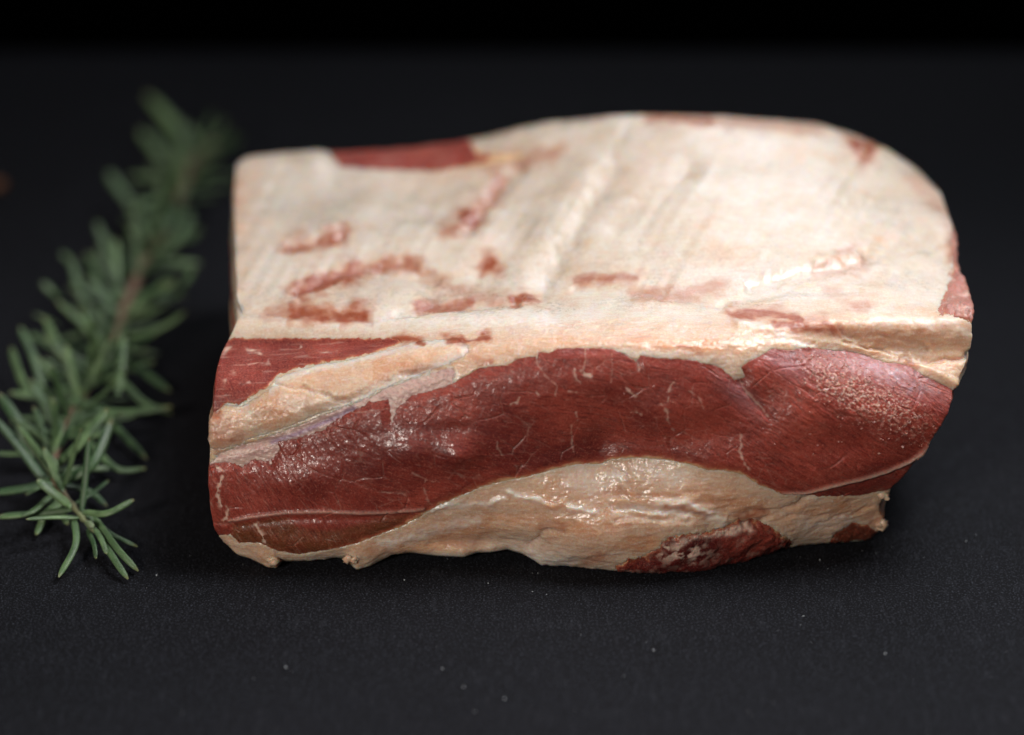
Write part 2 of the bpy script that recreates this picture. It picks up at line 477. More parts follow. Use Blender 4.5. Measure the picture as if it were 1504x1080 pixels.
for r in range(nr):
    p0, p1, p2, p3 = C[(r-1) % nr], C[r], C[(r+1) % nr], C[(r+2) % nr]
    # centripetal-ish tangents so the uneven rows do not overshoot
    d1 = np.linalg.norm(p2-p1, axis=1, keepdims=True)+1e-9
    d0 = np.linalg.norm(p1-p0, axis=1, keepdims=True)+1e-9
    d2 = np.linalg.norm(p3-p2, axis=1, keepdims=True)+1e-9
    m1 = ((p1-p0)/d0*d1 + (p2-p1)/d1*d0)/(d0+d1)*d1
    m2 = ((p2-p1)/d1*d2 + (p3-p2)/d2*d1)/(d1+d2)*d1
    for k in range(NSEG[r]):
        t = k/NSEG[r]
        h00 = 2*t**3-3*t**2+1; h10 = t**3-2*t**2+t; h01 = -2*t**3+3*t**2; h11 = t**3-t**2
        prof.append(h00*p1+h10*m1+h01*p2+h11*m2); rowid.append(r+t)
G = np.array(prof).transpose(1, 0, 2)               # (NMAIN, NV, 3)
rowid = np.array(rowid); NV = len(rowid)
TX, TY = proj(G)
# hidden rows (back, underside) borrow the strata of the front at the same height
front = rowid < 8.5
def strata(i):
    zf = G[i, front, 2]; o = np.argsort(zf)
    return zf[o], TX[i, front][o], TY[i, front][o]
NCAP = 30
caps = []
for side, i in ((-1, 0), (1, NMAIN-1)):
    P = G[i]; cen = P.mean(0); cen[2] = .03
    zf, xf, yf = strata(i)
    rings = []
    for k in range(1, NCAP+1):
        t = (k/NCAP)**1.7
        sc = 1-t*0.985
        bul = (.0016 if side < 0 else .0014)*(1-(1-t)**9)
        R = cen + (P-cen)*sc; R[:, 0] = P[:, 0]*sc + (-.0815 if side < 0 else np.interp(P[:, 2], [0, .02, .05, .07], [.105, .108, .121, .126]))*(1-sc) + side*bul
        ty = np.interp(R[:, 2], zf, yf); tx = np.interp(R[:, 2], zf, xf)
        w = sstep(0, .10, t)
        # near the rim keep the colours of the rim itself
        tyy = TY[i]*(1-w)+ty*w; txx = TX[i]*(1-w)+tx*w
        rings.append((R, txx, tyy))
    caps.append(rings)
hid = rowid > 13.4
for i in range(NMAIN):
    zf, xf, yf = strata(i)
    TY[i, hid] = np.interp(G[i, hid, 2], zf, yf); TX[i, hid] = np.interp(G[i, hid, 2], zf, xf)
L, R = caps
G = np.concatenate([np.array([r[0] for r in L[::-1]]), G, np.array([r[0] for r in R])])
TX = np.concatenate([np.array([r[1] for r in L[::-1]]), TX, np.array([r[1] for r in R])])
TY = np.concatenate([np.array([r[2] for r in L[::-1]]), TY, np.array([r[2] for r in R])])
NU = G.shape[0]
ROWM = np.repeat(rowid[None], NU, 0)
capm = np.zeros((NU, NV)); capm[:NCAP] = 1; capm[-NCAP:] = 1

def grid_normals(G):
    du = np.gradient(G, axis=0)
    dv = np.roll(G, -1, 1) - np.roll(G, 1, 1)
    n = np.cross(du, dv)
    return n/(np.linalg.norm(n, axis=2, keepdims=True)+1e-12)
N = grid_normals(G)
ci = NU//2
if N[ci, int(np.argmin(abs(rowid-4))), 1] > 0: N = -N
for _ in range(3):
    N = (np.roll(N, 1, 1)+N+np.roll(N, -1, 1)); N[1:-1] = (N[:-2]+N[1:-1]+N[2:])
    N /= np.linalg.norm(N, axis=2, keepdims=True)+1e-12

x = TX.ravel(); y = TY.ravel(); P = G.reshape(-1, 3); NN = N.reshape(-1, 3); rw = ROWM.ravel()
ontop = sstep(8.6, 9.6, rw)*(rw < 13.6)
isfront = 1-sstep(8.2, 9.0, rw)
mm = 0.001
wob = 1.3*noise3(np.stack([x/2.2, y/2.0, x*0+19], -1)) + 2.2*noise3(np.stack([x/9, y/9, x*0], -1)) + 1.1*noise3(np.stack([x/3.2, y/3.2, x*0+9], -1))

# wobbling coordinates, so that traced lines meander like tissue
q_ = P*190+31; q2 = P*640+51; yk = 1-.55*ontop
XW = x+7*noise3(q_)+2.2*noise3(q2); YW = y+(6*noise3(q_+9)+1.8*noise3(q2+9))*yk

# --- region outlines, traced in photograph pixels and carried by the surface
P_MAIN = [(300,684),(314,679),(327,677),(345,680),(357,684),(366,678),(375,672),(388,675),(397,678),(403,668),(408,660),(405,649),(438,640),(475,632),(482,620),(512,606),(542,590),(571,586),(574,600),(575,618),(579,606),(583,599),(605,580),(638,571),(664,564),(690,549),(704,541),(745,536),(764,526),(787,523),(788,530),(792,517),(808,519),(819,512),(867,511),(901,513),(919,521),(934,532),(941,522),(956,526),(1008,528),(1045,536),(1062,543),(1081,560),(1095,554),(1088,540),(1100,531),(1114,525),(1133,512),(1162,514),(1188,510),(1218,514),(1240,515),(1270,521),(1299,532),(1332,536),(1355,551),(1384,565),(1403,575),(1425,585),(1425,640),(1345,690),(1330,712),(1299,721),(1262,728),(1188,728),(1151,725),(1114,712),(1092,697),(1062,691),(1040,690),(1015,682),(978,675),(941,672),(900,674),(882,680),(845,682),(808,690),(771,701),(734,708),(697,721),(660,736),(638,745),(616,760),(586,775),(557,786),(527,797),(497,806),(468,810),(438,815),(408,810),(379,797),(352,797),(338,785),(300,790)]
P_UL = [(290,499),(345,497),(440,497),(520,497),(575,497),(592,503),(575,509),(560,516),(520,524),(480,531),(450,538),(420,546),(404,553),(396,566),(380,575),(362,588),(350,594),(335,590),(322,602),(312,612),(290,612)]
P_LR = [(905,832),(925,822),(950,817),(965,806),(975,792),(1000,785),(1030,783),(1060,775),(1085,763),(1105,764),(1130,772),(1150,784),(1165,795),(1130,830),(1060,850),(900,850)]
P_RT = [(1378,462),(1388,430),(1398,400),(1405,370),(1450,360),(1460,470),(1425,474),(1405,462)]
P_BACK = [(486,200),(486,232),(500,243),(560,249),(630,251),(680,249),(740,240),(700,228),(700,200)]
P_DR = [(1222,786),(1240,775),(1258,768),(1275,773),(1288,780),(1288,810),(1215,810)]
P_LOBE = [(300,658),(300,612),(330,596),(355,598),(380,583),(397,572),(408,556),(430,547),(470,537),(510,529),(560,519),(582,513),(604,505),(640,500),(672,500),(685,508),(688,516),(680,524),(655,533),(630,545),(600,556),(570,566),(540,582),(510,594),(470,606),(440,620),(400,634),(360,647),(330,659)]
P_MEM = [(300,684),(314,677),(325,666),(352,657),(400,640),(440,625),(475,610),(512,597),(542,585),(572,570),(605,558),(640,548),(660,540),(668,545),(664,556),(664,564),(638,573),(606,582),(584,601),(578,626),(574,620),(571,588),(542,592),(512,608),(484,624),(475,636),(438,643),(412,650),(411,660),(405,672),(398,682),(388,676),(375,674),(357,686),(345,682),(327,679)]
sd = {k: poly_sd(p, x, y)+wob*f for k, p, f in (('main', P_MAIN, 0.55), ('ul', P_UL, 1.2), ('lr', P_LR, 1.9), ('rt', P_RT, 2.6), ('back', P_BACK, 1.0), ('dr', P_DR, 1.0), ('lobe', P_LOBE, 0.7), ('mem', P_MEM, 0.5))}
notback = rw < 8.9
for k in ('main', 'ul', 'lr', 'dr', 'lobe', 'mem'):
    sd[k] = np.where(notback | (capm.ravel() > 0), sd[k], -50)
for k in ('rt', 'back'):
    sd[k] = np.where((rw > 7) & (rw < 14.9) & (P[:, 2] > .045), sd[k], -50)
hidv = (rw > 13.5)
for k in ('main', 'ul'):
    sd[k] = np.where(hidv & (rw < 16.2) & (k == 'main'), poly_sd(P_MAIN, x, y), sd[k]) if False else sd[k]

_lo = np.interp(x, [470, 486, 500, 560, 640, 690, 740, 800], [205, 226, 243, 249, 250, 245, 235, 222])
_up = np.interp(x, [660, 700, 740, 800], [150, 221, 226, 224])
sd['back'] = np.where(sd['back'] > -49, np.minimum(_lo-y, y-_up)*1.0+wob, -50)
sd['back'] = np.where((x > 470) & (x < 800), sd['back'], -50)
# --- large and middling relief of the whole block (metres along the normal)
F = np.zeros(len(P))
F += 0.45*mm*fbm(P*70, 3)*isfront + 0.7*mm*fbm(P*np.array([30, 38, 30])+5, 2)*ontop
bumps = [(670,668,24,18,2.2),(600,662,34,20,1.4),(665,630,40,12,-.6),(430,705,50,22,.9),(700,700,60,26,-.6),(885,640,26,26,-1.1),(905,668,14,10,.7),(760,620,40,30,-.5),(835,570,70,30,.5),(985,610,60,26,.5),(1060,640,50,20,-.7),
         (1120,600,30,50,-.8),(1150,650,40,40,.6),(1240,680,70,25,.9),(1180,700,40,20,.5),(420,700,50,30,.7),(360,720,20,30,-.4),(470,690,40,30,.5),(1290,560,60,22,.5),
         (830,715,50,22,1.3),(930,710,60,22,.9),(745,760,60,12,-.9),(880,790,60,22,1.3),(990,770,60,14,.7),(820,810,40,16,.9),(640,780,60,12,.6),(700,797,60,9,-1.1),
         (1240,745,60,14,.8),(1150,780,40,20,.6),(1340,500,60,16,1.0),(1200,492,50,10,-.6),(1390,545,24,20,.7),(1090,560,12,16,-.8)]
for cx, cy, rx, ry, a in bumps:
    F += a*mm*gell(cx, cy, rx, ry, 0, x, y)*isfront
creases = [([(1215,490),(1300,484),(1400,488)], 14, .5), ([(400,560),(430,567),(470,579),(518,588)], 3.5, -.2), ([(320,668),(370,656),(420,640),(470,620),(520,602)], 3, -.7),
           ([(776,800),(800,786),(826,778)], 4, -1.2), ([(898,742),(930,748),(980,750),(1020,756),(1060,758)], 3, -.9), ([(905,760),(960,762),(1010,764)], 4, -.6),
           ([(1095,772),(1130,757),(1165,738),(1190,730)], 3.5, -.9), ([(1240,505),(1285,512),(1330,530),(1375,533),(1426,520)], 4, -1.1), ([(1286,488),(1330,500),(1362,508)], 4, -.7),
           ([(1230,480),(1240,492),(1260,500)], 4, -.7), ([(1105,490),(1150,497),(1200,505)], 3.5, -.7), ([(1210,765),(1250,752),(1290,740)], 3, -.5),
           ([(638,746),(690,741),(745,736)], 4, .5), ([(745,722),(775,732),(800,738),(850,745),(872,751)], 4.5, 1.0), ([(1085,475),(1130,490),(1185,508)], 7, .6),
           ([(890,690),(915,705),(925,730)], 7, .8), ([(960,735),(1010,740),(1065,762)], 6, .8)]
for pts, w, a in creases:
    F += a*mm*gline(pts, w, XW, YW)*(.7+.6*noise3(q_*1.3+5))*isfront
# folds of the fat cap on top
topf = [([(905,245),(860,310),(825,370),(795,425)], 16, -1.3), ([(860,250),(800,330),(740,420)], 22, .9), ([(760,245),(720,290),(690,335)], 12, -1.4), ([(1010,250),(960,300),(900,330)], 18, -.8),
        ([(1100,420),(1200,400),(1300,370),(1400,350)], 10, -1.0), ([(560,400),(610,410),(640,440)], 10, -1.0), ([(350,455),(450,462),(540,470)], 10, -1.6),
        ([(540,470),(640,452),(760,446)], 7, -1.4), ([(440,428),(500,402),(590,385),(640,410)], 8, -1.2), ([(430,362),(500,350)], 8, -1.6), ([(478,340),(490,338)], 9, 1.6),
        ([(850,425),(950,432),(1060,450)], 8, -.8), ([(1060,445),(1160,425),(1260,430)], 9, -.7), ([(1200,385),(1260,378)], 9, .8)]
for pts, w, a in topf:
    F += 1.0*a*mm*gline(pts, w, XW, YW)*ontop
for cx, cy, rx, ry, a in [(580,428,55,18,1.8),(640,300,60,30,-1.2),(760,330,40,60,-1.2),(980,300,90,40,.8),(1150,250,90,30,.7),(720,400,40,22,-1.2),(420,300,50,30,-.8),(500,320,50,20,.7),(1100,360,100,20,.7),(1280,430,60,12,.8),(680,470,120,10,.9)]:
    F += a*mm*gell(cx, cy, rx, ry, 0, x, y)*ontop
a_ = math.radians(-58); uu = x*math.cos(a_)+y*math.sin(a_); vv_ = -x*math.sin(a_)+y*math.cos(a_)
F += .22*mm*noise3(np.stack([uu/120, vv_/16, x*0+71], -1))*ontop + .10*mm*fbm(P*150+7, 2)*ontop
# lumpiness and granularity of fat
lump = fbm(P*260, 3)
gr = fbm(P*900, 2)
Ffat = isfront*(.16*mm*fbm(P*np.array([240, 700, 900])+3, 3)) + 0.28*mm*lump*(0.25+0.75*isfront) + 0.10*mm*gr*isfront
rag = np.abs(fbm(P*170+3, 3))
lowfat = sstep(700, 760, y)*isfront
bil = 1-2.2*np.abs(fbm(P*np.array([75, 150, 190])+13, 3))
Ffat += lowfat*(0.22*mm*bil+0.25*mm*(rag-0.2)+0.12*mm*fbm(P*np.array([180, 400, 500]), 3))
Ffat += isfront*gell(1050, 745, 160, 22, 5, x, y)*1.0*mm*fbm(P*np.array([110, 260, 420]), 2)

# ---------------- build one shell
BASE = np.array([0.024, 0.075, 0.0])
meat = empty('meat_cut', BASE, 'thick raw slab of red meat with creamy fat cap lying on the dark slate', 'meat')
idx = np.arange(NU*NV).reshape(NU, NV)
Q_ALL = np.stack([idx[:-1, :], idx[1:, :], np.roll(idx, -1, 1)[1:, :], np.roll(idx, -1, 1)[:-1, :]], -1).reshape(-1, 4)
if np.dot(np.cross(P[Q_ALL[NV*(NU//2)+150, 1]]-P[Q_ALL[NV*(NU//2)+150, 0]], P[Q_ALL[NV*(NU//2)+150, 3]]-P[Q_ALL[NV*(NU//2)+150, 0]]), NN[Q_ALL[NV*(NU//2)+150, 0]]) < 0:
    Q_ALL = Q_ALL[:, ::-1]

def clampz(V):
    V = V.copy(); V[:, 2] = np.maximum(V[:, 2], 0.0004); return V

def shell(name, keep, off, attrs, mat, thick=.005, label=None):
    q = Q_ALL[keep[Q_ALL].all(1)]
    used = np.unique(q); remap = np.full(len(P), -1); remap[used] = np.arange(len(used))
    q = remap[q]; n = len(used)
    outer = P[used]+NN[used]*off[used][:, None]
    inner = P[used]-NN[used]*(thick+np.maximum(0, 0))
    e = np.concatenate([q[:, [0, 1]], q[:, [1, 2]], q[:, [2, 3]], q[:, [3, 0]]])
    key = np.sort(e, 1); kk = key[:, 0].astype(np.int64)*n+key[:, 1]
    _, inv, cnt = np.unique(kk, return_inverse=True, return_counts=True)
    be = e[cnt[inv] == 1]
    side = np.stack([be[:, 1], be[:, 0], be[:, 0]+n, be[:, 1]+n], -1)
    V = clampz(np.concatenate([outer, inner])); Q = np.concatenate([q, q[:, ::-1]+n, side])
    A = {k: np.concatenate([v[used], v[used]]) for k, v in attrs.items()}
    o = mesh_from(name, V, Q, A, mat, meat, origin=BASE)
    if label: o['label'] = label
    return o, outer, used

EDGE = 6.0     # px over which a shell dives under its neighbour
def prof_in(s, rise, dive=.75*mm):        # offset of a shell as a function of its signed distance
    return -dive + dive*sstep(-EDGE, 0.3*EDGE, s) + rise*sstep(0, 16, s)

# ---- muscle colour masks
def muscle_masks():
    zl = 1-sstep(430, 620, x); zr = sstep(960, 1120, x); zm = 1-zl-zr
    zone = np.stack([zl, np.clip(zm, 0, 1), zr], -1)
    # fascicle cells: thin pale connective lines
    wx = x+6*noise3(np.stack([x/40, y/40, x*0], -1)); wy = y+6*noise3(np.stack([x/40, y/40, x*0+4], -1))
    a = math.radians(24); u = wx*math.cos(a)+wy*math.sin(a); v = -wx*math.sin(a)+wy*math.cos(a)
    f1, f2, cid = worley(np.stack([u/58, v/34], -1))
    patch = sstep(-.15, .35, noise3(np.stack([x/60, y/45, x*0+2], -1)))
    cells = (1-sstep(0.0, 0.055, f2-f1))*patch
    g1, g2, _ = worley(np.stack([u/27+40, v/14+7], -1))
    cells2 = (1-sstep(0.0, 0.09, g2-g1))*sstep(.05, .5, noise3(np.stack([x/50+7, y/40, x*0+2], -1)))
    a = math.radians(33); u3 = x*math.cos(a)+y*math.sin(a); v3 = -x*math.sin(a)+y*math.cos(a)
    streak = .6*sstep(.25, .7, noise3(np.stack([u3/34+.5*noise3(q_), v3/3.2, x*0], -1)))*zr*(.5+.8*noise3(q_*.7+3))
    a = math.radians(55); u4 = x*math.cos(a)+y*math.sin(a); v4 = -x*math.sin(a)+y*math.cos(a)
    streak = streak+sstep(.36, .66, noise3(np.stack([u4/22, v4/2.8, x*0], -1)))*zl*.8
    streak = streak+sstep(.40, .66, noise3(np.stack([(u*1.0)/16, v/2.4, x*0], -1)))*zm*.6
    pale = 0.12*cells*(1-.5*zr)*(.5+1.2*noise3(q2))+0.14*cells2+0.18*streak
    flecks = [([(859,511),(860,528),(857,543)], 1.6), ([(856,543),(862,548),(870,551)], 3.0), ([(843,544),(848,556),(853,560)], 1.8), ([(918,567),(926,572)], 2.6), ([(926,573),(934,580)], 1.8),
              ([(749,592),(758,591)], 2.2), ([(758,592),(763,583)], 1.8), ([(791,575),(793,578)], 2.0), ([(844,605),(846,616)], 1.8), ([(838,622),(841,640),(838,652),(840,662)], 1.3),
              ([(988,561),(983,572),(980,590)], 1.8), ([(970,592),(978,602),(980,612)], 2.0), ([(980,612),(990,632)], 1.2), ([(1012,575),(1026,586),(1034,598)], 1.3),
              ([(604,693),(625,704),(622,717),(628,730),(636,742)], 1.2), ([(625,706),(645,709)], 1.0), ([(600,690),(590,684)], 1.0), ([(560,722),(590,724),(600,735)], 1.0),
              ([(788,526),(790,540),(812,560),(818,568),(813,582)], 1.2), ([(898,520),(899,545),(898,560)], 1.2), ([(936,530),(938,545)], 1.6), ([(577,592),(575,620)], 1.8),
              ([(1080,548),(1096,575),(1112,594),(1130,614)], 1.8), ([(1090,640),(1086,662),(1098,690)], 2.0), ([(728,648),(731,660),(738,668)], 1.2), ([(505,606),(540,605),(570,600)], .9),
              ([(928,604),(942,606)], 1.6), ([(835,572),(845,573)], 1.4), ([(335,745),(330,765)], 3.0), ([(326,700),(322,722),(326,742)], 3.0), ([(376,770),(384,786),(390,794)], 3.2), ([(318,686),(326,690)], 2.5)]
    for pts, w in flecks:
        pale = np.maximum(pale, min(.85, .04+.26*w)*np.exp(-(line_d(pts, XW*.5+x*.5, YW*.5+y*.5)/(w*np.clip(.65+1.3*noise3(q2*1.3+w), .12, 1.6)))**2))
    rim = [(338,763),(370,758),(420,752),(480,750),(530,752),(575,751),(622,747)]
    rim2 = [(1120,727),(1180,722),(1225,709),(1262,700),(1300,689),(1335,675),(1352,664),(1385,630)]
    pale = np.maximum(pale, .40*gline(rim, 2.4, x, y)); pale = np.maximum(pale, .60*gline(rim2, 2.6, x, y))
    # dust of fat over the right end
    dust = gell(1290, 592, 105, 38, 30, x, y)+.6*gell(1215, 565, 50, 26, 30, x, y)
    dn = sstep(.12, .50, fbm(np.stack([(x*.87+y*.5)/6, (y*.87-x*.5)/3.6, x*0], -1), 4)+.35*noise3(P*2100)+.30*dust-.12)*np.clip(dust, 0, 1)
    pale = np.maximum(pale, .65*dn)
    pale = np.maximum(pale, .22*gell(1290, 545, 85, 18, 18, x, y)*(1+.6*noise3(q2)))  # sheen below the right-hand fat, painted in as paleness
    dark = .25*sstep(-.1, .5, noise3(np.stack([x/70, y/40, x*0+61], -1)))+.5*gell(800, 665, 130, 30, 0, x, y)+.5*gell(600, 640, 110, 45, 0, x, y)+.35*gell(500, 700, 90, 35, 0, x, y)  # includes shade of the lower middle valley, painted into the red
    brown = poly_sd([(338,768),(420,757),(440,772),(480,776),(500,774),(560,758),(625,752),(600,800),(440,825),(340,800)], x, y)
    brown = sstep(-3, 8, brown)*(.9+.4*fbm(P*200, 2))
    wet = 1.0*gell(592, 640, 36, 28, 0, x, y)+1.0*gell(672, 642, 20, 22, 0, x, y)+.55*gell(440, 690, 60, 34, 0, x, y)+.30*gell(500, 650, 60, 30, 0, x, y)+.35*gell(975, 640, 26, 10, 20, x, y)+.35*gell(1110, 610, 30, 10, 40, x, y)+.34
    wet = np.clip(wet*(.35+1.5*sstep(-.1, .5, fbm(np.stack([x/9, y/8, x*0+1], -1), 2))), 0, 1)
    painted_sheen = gell(1300, 548, 75, 20, 22, x, y)*(.75+.6*noise3(q2))+.35*gell(1150, 535, 40, 14, 30, x, y)+.3*gell(1090, 585, 40, 14, 40, x, y)  # cool sheen along the upper right, painted as a colour mask
    painted_sheen = np.clip(painted_sheen, 0, 1)*(y > 400)
    rel = -0.35*mm*cells-.10*mm*cells2 + .08*mm*streak + .16*mm*fbm(P*420, 3)
    fw = v3+5*noise3(q_+2)+1.5*noise3(q2+4)
    rel += (.20*mm*noise3(np.stack([u3/38, fw/6.5, x*0+3], -1))+.17*mm*noise3(np.stack([u3/20, fw/2.6, x*0+5], -1)))*zr*(.6+.9*noise3(q_*.8+6))+.05*mm*noise3(np.stack([u3/9, v3/1.5, x*0+7], -1))*zr + .13*mm*noise3(np.stack([u4/26, v4/5, x*0+3], -1))*zl
    rel += .5*mm*gline(rim, 3, x, y)+.8*mm*gline(rim2, 3, x, y) - .6*mm*gline([(340,772),(430,762),(520,762),(600,757)], 5, x, y)
    rel += .16*mm*np.clip(dn, 0, 1)
    rel += -.5*mm*gline([(1080,548),(1096,575),(1112,594),(1130,614)], 4, x, y)
    return np.stack([np.clip(dark, 0, 1), np.clip(brown, 0, 1), np.clip(pale, 0, 1)], -1), wet, rel, zone, painted_sheen
MM, MWET, MREL, ZONE, PAINTED_SHEEN = muscle_masks()

# ---- fat colour masks
red = np.zeros(len(P)); tan = np.zeros(len(P)); wht = np.zeros(len(P)); wet = np.zeros(len(P))
ragn = .75+.6*noise3(P*420+11)
HALO = np.zeros(len(P))
def stain(pts, w, a):
    global red
    global HALO
    HALO = np.maximum(HALO, .55*a*np.exp(-(line_d(pts, XW, YW)/(w*2.4))**2))
    g = np.exp(-(line_d(pts, XW, YW)/(w*(1.35+.55*ontop)*(.75+.8*np.clip(noise3(P*210+w)+.2, -.4, 1))))**2)
    red = np.maximum(red, a*(.80-.08*ontop)*np.clip(g*(.55+.6*ragn), 0, 1))
for pts, w, a in [([(425,362),(450,362),(485,352),(505,347)], 8, .75), ([(445,340),(435,355)], 7, .4), ([(442,427),(475,414),(520,400)], 10, .95), ([(520,400),(560,387),(600,384),(612,392)], 7, .7),
                  ([(612,392),(640,412),(690,432),(735,441)], 7, .45), ([(395,455),(430,456)], 7, .5), ([(430,458),(480,462),(535,462)], 9, .85), ([(520,450),(530,460)], 8, .7),
                  ([(614,450),(650,449),(690,443)], 6, .75), ([(755,441),(785,437)], 5, 1.0), ([(683,318),(692,314)], 10, .9), ([(655,338),(690,322),(715,290),(735,260)], 8, .62),
                  ([(716,388),(724,388)], 9, .85), ([(842,414),(860,410),(935,408)], 5, .7), ([(940,432),(1000,432),(1055,420)], 8, .5), ([(1200,395),(1260,388)], 10, .38), ([(1238,371),(1252,368)], 5, .4),
                  ([(1255,455),(1272,450)], 10, .5), ([(1070,462),(1130,460),(1170,470)], 8, .75), ([(1140,480),(1210,476),(1225,484)], 9, .7), ([(1215,478),(1232,492)], 6, .5), ([(1225,430),(1240,445)], 14, .25),
                  ([(700,236),(760,234),(820,225)], 8, .5), ([(960,174),(1040,177)], 6, .7), ([(1258,212),(1276,220)], 9, 1.0), ([(1060,178),(1200,190)], 6, .4), ([(1340,262),(1390,310),(1402,350)], 7, .35),
                  ([(1400,360),(1405,390)], 8, .7), ([(350,262),(345,300)], 8, .25), ([(575,498),(610,500),(620,505)], 6, .8), ([(655,500),(700,499),(715,495)], 5, .8),
                  ([(600,545),(640,540),(655,545)], 5, .4), ([(690,520),(700,530)], 5, .3), ([(700,535),(720,532)], 4, .5), ([(985,505),(1010,512),(1030,520)], 4, .45), ([(880,725),(910,722)], 6, .3),
                  ([(900,770),(920,772)], 6, .3), ([(860,825),(885,815)], 9, .45), ([(980,745),(1040,756)], 4, .5), ([(1095,760),(1120,750)], 8, .6), ([(1300,725),(1290,745)], 6, .4),
                  ([(1280,780),(1300,765)], 10, .4), ([(1320,530),(1345,537)], 4, .6), ([(700,795),(650,790)], 9, .30), ([(795,778),(825,770)], 8, .35), ([(318,600),(316,610)], 7, .6), ([(320,655),(350,650)], 6, .4), ([(335,620),(350,640)], 8, .3)]:
    stain(pts, w, a)
for cx, cy, rx, ry, a, s in [(600,545,90,16,-14,.8),(470,575,100,26,-20,.75),(380,620,60,26,-20,.7),(1000,505,80,12,4,.75),(1380,500,50,30,10,.35),(1290,492,70,18,5,.3),(1150,500,60,10,10,.4),(700,775,130,16,-5,.75),(860,775,50,14,0,.6),
                             (940,795,60,16,0,.7),(800,730,60,26,0,.45),(1060,735,120,22,8,.55),(1250,745,90,20,-6,.65),(620,800,90,12,-5,.6),(1000,720,60,12,5,.3),(1405,560,30,40,0,.35),(820,500,80,10,0,.35),(900,730,30,20,0,.5),(330,820,60,22,10,.5),(350,300,22,70,0,.8),(350,420,14,60,0,.5),(700,250,120,20,-8,.4),(870,400,60,20,0,.2),(940,250,60,30,-30,.3)]:
    tan = np.maximum(tan, s*gell(cx, cy, rx, ry, a, x, y))
tan = np.clip(tan*(.75+.7*fbm(P*160+2, 3))+.50*isfront, 0, 1)
tan = np.maximum(tan, HALO*(.8+.7*noise3(q_*1.3)))
tan = np.maximum(tan, .30*ontop*sstep(.12, .5, fbm(P*75+33, 3)))
tan = np.maximum(tan, .35*sstep(12.6, 13.1, rw)*ontop)
for pts, w, a in [([(745,722),(775,732),(800,738)], 5, 1), ([(838,742),(872,751)], 5, 1), ([(900,745),(960,750),(1010,755)], 6, .7), ([(1085,468),(1130,488),(1190,510)], 6, .8), ([(960,738),(1020,742),(1060,765)], 8, .7),
                  ([(895,695),(915,705)], 9, .7), ([(640,745),(700,740),(740,735)], 4, .8), ([(860,515),(1000,522),(1070,530)], 7, .5), ([(540,468),(640,470),(800,470)], 16, .6), ([(475,342),(490,338)], 8, 1),
                  ([(770,815),(830,822)], 16, .7), ([(845,700),(880,712)], 20, .5), ([(950,690),(1000,705)], 14, .45), ([(560,800),(640,775),(700,765)], 8, .6), ([(1180,770),(1240,760)], 10, .4), ([(580,565),(660,548)], 6, .5), ([(1280,470),(1400,478),(1426,490)], 7, .6)]:
    wht = np.maximum(wht, a*gline(pts, w, XW, YW)*(.8+.6*noise3(q2)))
wet = np.clip(.48*isfront+.8*gell(640, 770, 90, 20, -10, x, y)+.9*gell(815, 722, 40, 24, 0, x, y)+.8*gell(815, 795, 40, 22, 0, x, y)+.5*gell(900, 730, 80, 40, 0, x, y)+ontop*(.62+.9*fbm(P*np.array([60, 60, 60])+21, 3))+.4*gell(680, 465, 160, 16, 0, x, y), 0, 1)
wet *= 1-.65*isfront*sstep(1080, 1180, x)
FM = np.stack([np.clip(red, 0, 1), tan, np.clip(wht, 0, 1)], -1)

# ---- fat body: closed, sunk under each of the other parts
inside = np.zeros(len(P))
for k in ('main', 'ul', 'lr', 'rt', 'back', 'dr', 'lobe', 'mem'):
    inside = np.maximum(inside, sstep(-.2*EDGE, EDGE, sd[k]))
off = F + Ffat*(1-inside) - 1.5*mm*inside
# fat stands a little proud along the upper border of the long muscle on the right
off += 1.0*mm*np.exp(-((sd['main']+9)/7)**2)*sstep(1180, 1260, x)*(y < 600)*isfront
V = clampz(P+NN*off[:, None])
ends = [list(idx[0]), list(idx[-1])[::-1]]
body = mesh_from('fat_layer', V, Q_ALL, {'mask': FM, 'wet': wet}, M_FAT, meat, origin=BASE, ngons=ends)

# ---- muscles
def fatmix(s, key):
    n = 2.5*noise3(np.stack([x/15, y/10, x*0+21], -1))+.8*noise3(np.stack([x/4, y/3, x*0+21], -1))
    if key == 'main':
        low = sstep(-14, 14, y-np.interp(x, [300, 600, 760, 1000, 1100, 1400], [690, 640, 610, 610, 620, 620]))*sstep(420, 620, x)*(1-sstep(1060, 1200, x))
        soft = 1.5+9.5*low
    elif key == 'back':
        soft = 7.0; n = n+4-np.clip((x-600)/14, 0, 12)
    elif key == 'lr':
        soft = 8.0; n = 6*fbm(np.stack([x/14, y/9, x*0+21], -1), 3)
    else:
        soft = 5.0
    return np.where(s > 40, 0, 1-sstep(-2.0-soft*.25, soft, s+n*(.4+.1*soft)))
def muscle(key, name, rise, label=None, extra=None, mask=None, wetv=None, w=EDGE):
    s = sd[key]; keep = s > -w
    o_ = F + prof_in(s, rise) + (MREL if extra is None else extra)*sstep(-2, 4, s)
    return shell(name, keep, o_, {'mask': MM if mask is None else mask, 'wet': MWET if wetv is None else wetv, 'zone': ZONE, 'fatmix': fatmix(s, key), 'painted_sheen': PAINTED_SHEEN*(key == 'main')}, M_MUS, label=label)
mo, mout, mused = muscle('main', 'muscle', .6*mm, 'long marbled red muscle across the front face')
st = sstep(.25, .6, noise3(np.stack([x/30+y/12, y/4, x*0], -1)))
def msk(d, b, p): return np.stack([np.clip(d, 0, 1), np.clip(b, 0, 1), np.clip(p, 0, 1)], -1)
fl = np.zeros(len(P))
